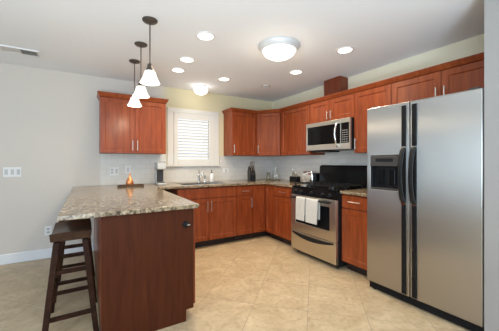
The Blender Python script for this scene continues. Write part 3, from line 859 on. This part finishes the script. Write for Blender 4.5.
# ------------------------------------------------------------------ bar stools
def make_stool(label):
    t = thing('bar_stool', label, 'stool', (0, 0, 0), 0, 'saddle stools at the peninsula')
    hx, hy = 0.130, 0.215
    mb = MB(); rows = []
    ny, nx = 15, 9
    for i in range(ny):
        v = -1 + 2 * i / (ny - 1)
        ring = []
        for j in range(nx):
            u = -1 + 2 * j / (nx - 1)
            z = 0.688 + 0.034 * abs(v) ** 2.2 + 0.004 * (1 - u * u)
            ring.append((u * hx * (1 - 0.04 * abs(v) ** 6), v * hy, z))
        for j in reversed(range(nx)):
            u = -1 + 2 * j / (nx - 1)
            z = 0.637 + 0.030 * abs(v) ** 2.2
            ring.append((u * (hx - 0.01), v * (hy - 0.006), z))
        rows.append(ring)
    mb.rings(rows); mb.build('seat', M['seat_wood'], t, bevel=0.004, smooth=True)
    tx, ty, bx, by = 0.086, 0.165, 0.155, 0.235
    def P(sx, sy, z):
        u = 1 - z / 0.655
        return (sx * (tx + (bx - tx) * u), sy * (ty + (by - ty) * u), z)
    for sx in (-1, 1):
        for sy in (-1, 1):
            MB().bar(P(sx, sy, 0.0005), P(sx, sy, 0.652), 0.036, 0.036, 0.040, 0.040).build('leg', M['stool_wood'], t, bevel=0.003)
    for sy in (-1, 1):
        for z in (0.15, 0.45):
            MB().bar(P(-1, sy, z), P(1, sy, z), 0.018, 0.030).build('rung', M['stool_wood'], t, bevel=0.002)
    for sx in (-1, 1):
        MB().bar(P(sx, -1, 0.27), P(sx, 1, 0.27), 0.018, 0.030).build('rung', M['stool_wood'], t, bevel=0.002)
    return t


st = make_stool('nearer dark wooden saddle stool, tucked under the free end of the peninsula worktop')
st.scale = (1, 1, 1.03)
st2 = copy_tree(st)
st.location = (-0.098, 2.49, 0)
st2.location = (-0.098, 3.14, 0)
st2['label'] = 'farther dark wooden saddle stool, half hidden behind the nearer stool'


# ------------------------------------------------------------------ ceiling lamps
def pendant(x, y, label):
    t = thing('pendant_lamp', label, 'lamp', (x, y, CEIL), 0, 'pendants over the peninsula')
    MB().lathe([(0.062, -0.0005), (0.062, -0.008), (0.052, -0.018), (0.02, -0.024), (0.007, -0.032)], seg=28).build('canopy', M['bronze'], t, smooth=True)
    MB().tube([(0, 0, -0.026), (0, 0, -0.375)], 0.0055, 10).build('rod', M['bronze'], t, smooth=True)
    MB().lathe([(0.010, -0.365), (0.020, -0.375), (0.023, -0.405), (0.032, -0.415), (0.034, -0.430)], seg=24).build('fitter', M['bronze'], t, smooth=True)
    # bell-shaped opal glass shade, open below
    pr = [(0.026, -0.4305), (0.041, -0.434), (0.048, -0.454), (0.055, -0.476), (0.064, -0.499), (0.077, -0.522), (0.081, -0.532)]
    inn = [(r - 0.004, z - 0.001) for r, z in reversed(pr)]
    MB().lathe(pr + inn, seg=32, cap0=False, cap1=True).build('lamp_shade', M['lamp_white'], t, smooth=True)
    MB().lathe([(0.012, -0.432), (0.014, -0.46), (0.028, -0.49), (0.030, -0.51), (0.02, -0.53), (0.005, -0.536)], seg=18).build('bulb', M['lamp_can'], t, smooth=True)
    d = bpy.data.lights.new('pendant_light', 'POINT'); d.energy = PEND_W; d.color = WARM; d.shadow_soft_size = 0.05
    o = bpy.data.objects.new('pendant_light', d); COL.objects.link(o); o.parent = t; o.location = (0, 0, -0.60)


pendant(0.452, 2.351, 'nearest of the three bell-shaped pendant lamps')
pendant(0.466, 2.877, 'middle one of the three bell-shaped pendant lamps')
pendant(0.480, 3.398, 'farthest of the three bell-shaped pendant lamps, nearest the left wall cabinet')


def flush(x, y, R, depth, label, power, ringm, mushroom=False):
    t = thing('ceiling_lamp', label, 'lamp', (x, y, CEIL))
    k = depth
    if mushroom:
        MB().lathe([(R * 0.86, -0.0005), (R * 0.86, -0.02), (R * 0.7, -0.03)], seg=40).build('base_ring', ringm, t, smooth=True, label='satin metal ring')
        MB().lathe([(R * 0.72, -0.0305), (R, -0.036), (R * 1.02, -0.06), (R * 0.95, -0.09), (R * 0.75, -0.115), (R * 0.4, -0.131), (R * 0.02, -0.136)], seg=40).build('glass_bowl', M['lamp_bowl'], t, smooth=True, label='lit opal glass bowl')
    else:
        flush_parts(t, R, depth, ringm)
    d = bpy.data.lights.new('bowl_light', 'POINT'); d.energy = power; d.color = WARM; d.shadow_soft_size = R * 0.5
    o = bpy.data.objects.new('bowl_light', d); COL.objects.link(o); o.parent = t; o.location = (0, 0, -depth - R * 0.55)


def flush_parts(t, R, depth, ringm):
    k = depth
    MB().lathe([(R, -0.0005), (R, -0.012), (R * 0.97, -0.03 * k / 0.13), (R * 0.86, -0.055 * k / 0.13), (R * 0.76, -0.05 * k / 0.13)], seg=40).build('base_ring', ringm, t, smooth=True, label='satin metal ring')
    pr = [(R * 0.80, -0.045 * k / 0.13), (R * 0.79, -0.062 * k / 0.13), (R * 0.70, -0.088 * k / 0.13), (R * 0.52, -0.110 * k / 0.13), (R * 0.28, -0.123 * k / 0.13), (R * 0.02, -0.127 * k / 0.13)]
    MB().lathe(pr, seg=40).build('glass_bowl', M['lamp_bowl'], t, smooth=True, label='lit opal glass bowl')
    MB().lathe([(0.014, -0.1255 * k / 0.13), (0.012, -0.134 * k / 0.13), (0.004, -0.142 * k / 0.13)], seg=16).build('finial', M['nickel'], t, smooth=True)


flush(1.69, 2.184, 0.21, 0.135, 'large round flush ceiling lamp with an opal bowl in the middle of the kitchen', DOME_W, M['ring'])
flush(1.53, 3.98, 0.105, 0.135, 'small round ceiling lamp in front of the window', 0.8, M['ring'], True)

for x, y, lb in ((0.96, 2.375, 'recessed ceiling light nearest the camera, beside the nearest pendant'),
                 (0.995, 3.032, 'recessed ceiling light second behind the nearest one, right of the pendants'),
                 (1.009, 3.439, 'recessed ceiling light close to the back wall, above the left wall cabinet'),
                 (2.352, 1.895, 'recessed ceiling light in front of the refrigerator, right of the large bowl lamp'),
                 (2.371, 2.697, 'recessed ceiling light in front of the microwave'),
                 (1.685, 3.466, 'recessed ceiling light right of the small ceiling lamp, above the sink floor')):
    t = thing('recessed_light', lb, 'lamp', (x, y, CEIL), 0, 'recessed ceiling lights')
    MB().lathe([(0.072, -0.0005), (0.092, -0.0005), (0.090, -0.005), (0.074, -0.007)], seg=36, closed=True).build('trim_ring', M['white_plastic'], t, smooth=True)
    MB().lathe([(0.073, -0.0005), (0.073, -0.003), (0.001, -0.004)], seg=36).build('lens', M['lamp_can'], t, smooth=True, label='lit lens')
    d = bpy.data.lights.new('can_light', 'AREA'); d.shape = 'DISK'; d.size = 0.13; d.energy = CAN_W; d.color = WARM; d.spread = math.radians(145)
    o = bpy.data.objects.new('can_light', d); COL.objects.link(o); o.parent = t; o.location = (0, 0, -0.012)

# ceiling vents
t = thing('ceiling_vent', 'long slatted air vent in the ceiling at the left', 'vent', (-0.615, 3.73, CEIL))
mb = MB()
V = -0.013
mb.box(-0.17, 0.17, -0.10, -0.08, V, -0.0005); mb.box(-0.17, 0.17, 0.08, 0.10, V, -0.0005)
mb.box(-0.17, -0.15, -0.08, 0.08, V, -0.0005); mb.box(0.15, 0.17, -0.08, 0.08, V, -0.0005); mb.box(-0.004, 0.004, -0.08, 0.08, V, -0.0005)
mb.build('frame', M['white_plastic'], t)
MB().box(-0.15, 0.15, -0.08, 0.08, -0.0012, -0.0005).build('duct_backing', M['vent_dark'], t)
mb = MB()
for i in range(14):
    xc = -0.139 + i * 0.0214
    d = 0.008 if xc < 0 else -0.005
    mb.rings([[(xc - d, a, V + 0.0005), (xc - d + 0.0012, a, V + 0.0005), (xc + d + 0.0012, a, -0.0015), (xc + d, a, -0.0015)] for a in (-0.0795, 0.0795)])
mb.build('slats', M['white_plastic'], t)
t = thing('ceiling_vent', 'small round white vent in the ceiling near the back corner', 'vent', (2.40, 3.44, CEIL))
MB().lathe([(0.065, -0.0005), (0.085, -0.0005), (0.082, -0.004), (0.066, -0.004)], seg=32, closed=True).build('frame', M['white_plastic'], t, smooth=True)
MB().lathe([(0.035, -0.0005), (0.050, -0.0005), (0.05, -0.012), (0.036, -0.012)], seg=32, closed=True).build('inner_ring', M['white_plastic'], t, smooth=True)
MB().lathe([(0.066, -0.0005), (0.001, -0.001)], seg=32).build('duct_backing', M['vent_dark'], t)


# ------------------------------------------------------------------ switches and outlets on the back wall
def plate(name, label, cat, x, z, w, h, y, kinds):
    t = thing(name, label, cat, (x, y, z))
    MB().box(-w / 2, w / 2, -0.006, -0.0005, -h / 2, h / 2).build('cover_plate', M['white_plastic'], t, bevel=0.002)
    n = len(kinds)
    for i, k in enumerate(kinds):
        xc = -w / 2 + w * (i + 0.5) / n
        if k == 's':
            MB().box(xc - 0.016, xc + 0.016, -0.009, -0.0062, -0.033, 0.033).build('rocker', M['pale_grey'], t, bevel=0.002)
        else:
            for s in (-1, 1):
                o = MB().box(xc - 0.016, xc + 0.016, -0.008, -0.0062, s * 0.021 - 0.014, s * 0.021 + 0.014).build('socket', M['pale_grey'], t, bevel=0.003)
                mb = MB(); mb.box(xc - 0.008, xc - 0.005, -0.0085, -0.0081, s * 0.021 - 0.006, s * 0.021 + 0.006); mb.box(xc + 0.005, xc + 0.008, -0.0085, -0.0081, s * 0.021 - 0.006, s * 0.021 + 0.006)
                mb.build('slots', M['black_satin'], o)
    return t


plate('light_switch', 'white triple rocker switch on the grey wall at far left', 'switch', -0.782, 1.12, 0.17, 0.118, BACK, 'sss')
plate('wall_outlet', 'white outlet low on the grey wall behind the stools', 'outlet', -0.43, 0.355, 0.074, 0.118, BACK, 'o')
plate('wall_outlet', 'white outlet on the tiles left of the tray', 'outlet', 0.335, 1.11, 0.115, 0.118, BACK - 0.009, 'os')
plate('light_switch', 'white switch on the tiles right above the copper jar', 'switch', 0.515, 1.13, 0.074, 0.118, BACK - 0.009, 's')
plate('wall_outlet', 'white outlet on the tiles between the window and the knife block', 'outlet', 2.12, 1.09, 0.118, 0.074, BACK - 0.009, 's')

# ------------------------------------------------------------------ things on the worktop
# tray and copper jar
t = thing('wooden_tray', 'dark wooden tray on the peninsula under the left wall cabinet', 'tray', (0.50, 3.86, CT1), math.radians(-8))
mb = MB(); mb.box(-0.16, 0.16, -0.07, 0.07, 0.0005, 0.010)
mb.box(-0.16, 0.16, -0.07, -0.06, 0.010, 0.026); mb.box(-0.16, 0.16, 0.06, 0.07, 0.010, 0.026); mb.box(-0.16, -0.15, -0.06, 0.06, 0.010, 0.026); mb.box(0.15, 0.16, -0.06, 0.06, 0.010, 0.026)
mb.build('tray_body', M['tray'], t, bevel=0.002)
t = thing('decorative_jar', 'copper-coloured jar with a pointed lid standing on the dark tray', 'jar', (0.485, 3.86, CT1 + 0.0105))
MB().lathe([(0.035, 0.0005), (0.047, 0.02), (0.049, 0.05), (0.042, 0.078), (0.030, 0.088)], seg=24).build('jar_body', M['copper'], t, smooth=True)
MB().lathe([(0.034, 0.0885), (0.030, 0.100), (0.016, 0.115), (0.009, 0.135), (0.013, 0.148), (0.004, 0.175)], seg=20).build('lid', M['copper'], t, smooth=True)

# coffee maker
t = thing('coffee_maker', 'grey single-cup coffee maker standing left of the window', 'coffee maker', (0.915, 4.03, CT1), math.radians(0))
mb = MB(); mb.box(-0.062, 0.062, -0.15, 0.11, 0.0005, 0.03); mb.box(-0.058, 0.058, 0.0, 0.11, 0.03, 0.22); mb.build('body', M['pale_grey'], t, bevel=0.01, seg=3)
mb = MB(); mb.box(-0.062, 0.062, -0.13, 0.112, 0.2205, 0.325); mb.build('brew_head', M['pale_grey'], t, bevel=0.014, seg=3)
mb = MB(); mb.box(-0.045, 0.045, -0.006, -0.0005, 0.04, 0.215); mb.lathe([(0.024, 0.219), (0.020, 0.195), (0.012, 0.185)], c=(0, -0.06, 0), seg=18); mb.build('cup_recess', M['dark_grey'], t)
MB().box(-0.05, 0.05, -0.14, -0.02, 0.0305, 0.036).build('drip_tray', M['black_satin'], t, bevel=0.002)
mb = MB(); mb.tube([(-0.045, -0.115, 0.3255), (-0.045, -0.135, 0.332), (0.045, -0.135, 0.332), (0.045, -0.115, 0.3255)], 0.006, 8); mb.build('lid_handle', M['chrome'], t, smooth=True)

# knife block with knives
kx, ky = 2.44, 3.93
t = thing('knife_block', 'black slanted knife block in the corner of the worktop', 'knife block', (kx, ky, CT1))
prof = [(-0.085, 0.0005), (0.085, 0.0005), (0.085, 0.10), (-0.005, 0.225), (-0.085, 0.165)]
mb = MB(); mb.rings([[(x, 0.0 + s * 0.05, z) for x, z in prof] for s in (-1, 1)])
kb = mb.build('block', M['black_satin'], t, bevel=0.004)
kb.scale = (1, 1, 1.15)
sa = math.radians(-105)
kb.rotation_euler = (0, 0, sa)
def kw(a, b):   # along the block, across the block
    return (kx + a * math.cos(sa) - b * math.sin(sa), ky + a * math.sin(sa) + b * math.cos(sa))
kn = [(0.016, -0.030, 0.115, 0), (0.016, 0.0, 0.12, 0), (0.016, 0.030, 0.115, 0), (0.055, -0.018, 0.095, 0), (0.055, 0.018, 0.095, 0)]
klabel = ['steel knife handle at the upper left of the knife block', 'steel knife handle in the middle of the upper row of the block',
          'steel knife handle at the upper right of the knife block', 'shorter knife handle at the lower left of the knife block', 'shorter knife handle at the lower right of the knife block']
ux, uz = 0.42, 0.91
for (a, b, L, _), lb in zip(kn, klabel):
    zt = (0.10 + (0.085 - a) * 1.389) * 1.15 + 0.002
    x0, y0 = kw(a, b)
    dx, dy = ux * math.cos(sa), ux * math.sin(sa)
    o = thing('kitchen_knife', lb, 'knife', (x0, y0, CT1 + zt), 0, 'knives in the block')
    d = Vector((dx, dy, uz)).normalized()
    MB().tube([d * 0.006, d * 0.02, d * L * 0.6, d * L * 0.95], 0.010, 10, radii=[0.008, 0.010, 0.009, 0.011]).build('knife_handle', M['grey_steel'], o, smooth=True)
    MB().tube([d * L * 0.951, d * L], 0.011, 10).build('steel_cap', M['chrome'], o, smooth=True)

# corner tray with glass
tx, ty = 2.885, 3.92
tag(MB((tx, ty, CT1)).box(tx - 0.125, tx + 0.125, ty - 0.10, ty + 0.10, CT1 + 0.0005, CT1 + 0.018).build('serving_tray', M['olive'], bevel=0.006), 'small olive tray in the corner of the worktop', 'tray', loc=(tx, ty, CT1), rz=math.radians(-35))
t = thing('glass_jar', 'short dark-lidded jar on the left side of the corner tray', 'jar', (2.815, 3.955, CT1 + 0.0185))
MB().lathe([(0.030, 0.0005), (0.035, 0.006), (0.035, 0.085), (0.030, 0.095)], seg=20).build('jar_body', M['amberliq'], t, smooth=True)
MB().lathe([(0.032, 0.0955), (0.032, 0.115), (0.01, 0.118)], seg=20).build('lid', M['dark_grey'], t, smooth=True)
t = thing('glass_bottle', 'tall pale glass bottle on the right side of the corner tray', 'bottle', (2.94, 3.89, CT1 + 0.0185))
MB().lathe([(0.032, 0.0005), (0.036, 0.008), (0.036, 0.12), (0.014, 0.155), (0.013, 0.195)], seg=20).build('bottle_body', M['glass'], t, smooth=True)
MB().lathe([(0.014, 0.1955), (0.016, 0.21), (0.006, 0.216)], seg=14).build('stopper', M['nickel'], t, smooth=True)

# black caddy with bottles, left of the toaster
cx, cy = 2.93, 3.36
t = thing('bottle_caddy', 'low black caddy holding small bottles left of the toaster', 'caddy', (cx, cy, CT1), R9)
mb = MB(); mb.box(-0.085, 0.085, -0.045, 0.045, 0.0005, 0.008)
mb.box(-0.085, 0.085, -0.045, -0.039, 0.008, 0.09); mb.box(-0.085, 0.085, 0.039, 0.045, 0.008, 0.09); mb.box(-0.085, -0.079, -0.039, 0.039, 0.008, 0.09); mb.box(0.079, 0.085, -0.039, 0.039, 0.008, 0.09)
mb.build('caddy_box', M['black_satin'], t, bevel=0.002)
for (dy, hh, lb) in ((0.045, 0.22, 'tallest bottle at the left end of the black caddy'), (0.0, 0.16, 'middle bottle in the black caddy'), (-0.045, 0.165, 'bottle at the toaster end of the black caddy')):
    o = thing('cruet_bottle', lb, 'bottle', (cx, cy + dy, CT1 + 0.0085), 0, 'bottles in the black caddy')
    MB().lathe([(0.018, 0.0005), (0.020, 0.006), (0.020, hh * 0.6), (0.009, hh * 0.75), (0.008, hh * 0.85)], seg=16).build('bottle_body', M['amberliq'], o, smooth=True)
    mb = MB(); mb.lathe([(0.010, hh * 0.851), (0.010, hh * 0.92), (0.004, hh)], seg=14); mb.tube([(0, 0, hh * 0.95), (-0.006, 0.012, hh), (-0.01, 0.025, hh * 1.02)], 0.003, 8)
    mb.build('pour_spout', M['chrome'], o, smooth=True)

# toaster
t = thing('toaster', 'rounded chrome toaster beside the stove', 'toaster', (2.93, 2.985, CT1), R9)
mb = MB(); rings = []
for i, yy in enumerate((-0.085, -0.075, 0.075, 0.085)):
    ins = 0.010 if i in (0, 3) else 0
    hw, hh = 0.108 - ins, 0.185 - ins
    ring = [(-hw, yy, 0.02), (hw, yy, 0.02)]
    for k in range(9):
        a = PI / 2 * k / 8; ring.append((hw - 0.05 + 0.05 * math.cos(a), yy, hh - 0.06 + 0.06 * math.sin(a)))
    for k in range(9):
        a = PI / 2 + PI / 2 * k / 8; ring.append((-hw + 0.05 + 0.05 * math.cos(a), yy, hh - 0.06 + 0.06 * math.sin(a)))
    rings.append(ring)
mb.rings(rings); mb.build('shell', M['chrome'], t, smooth=True)
MB().box(-0.098, 0.098, -0.078, 0.078, 0.0005, 0.0195).build('base', M['black_satin'], t, bevel=0.003)
mb = MB()
for yy in (-0.03, 0.03): mb.box(-0.06, 0.06, yy - 0.014, yy + 0.014, 0.1855, 0.187)
mb.build('slots', M['black_satin'], t)
mb = MB(); mb.box(-0.128, -0.1085, -0.02, 0.02, 0.10, 0.115); mb.build('lever', M['black_satin'], t, bevel=0.003)
mb = MB(); mb.lathe([(0.014, -0.0851), (0.014, -0.098), (0.010, -0.10)], c=(0.08, 0, 0.055), axis='Y', seg=16); mb.build('dial', M['black_satin'], t, smooth=True)
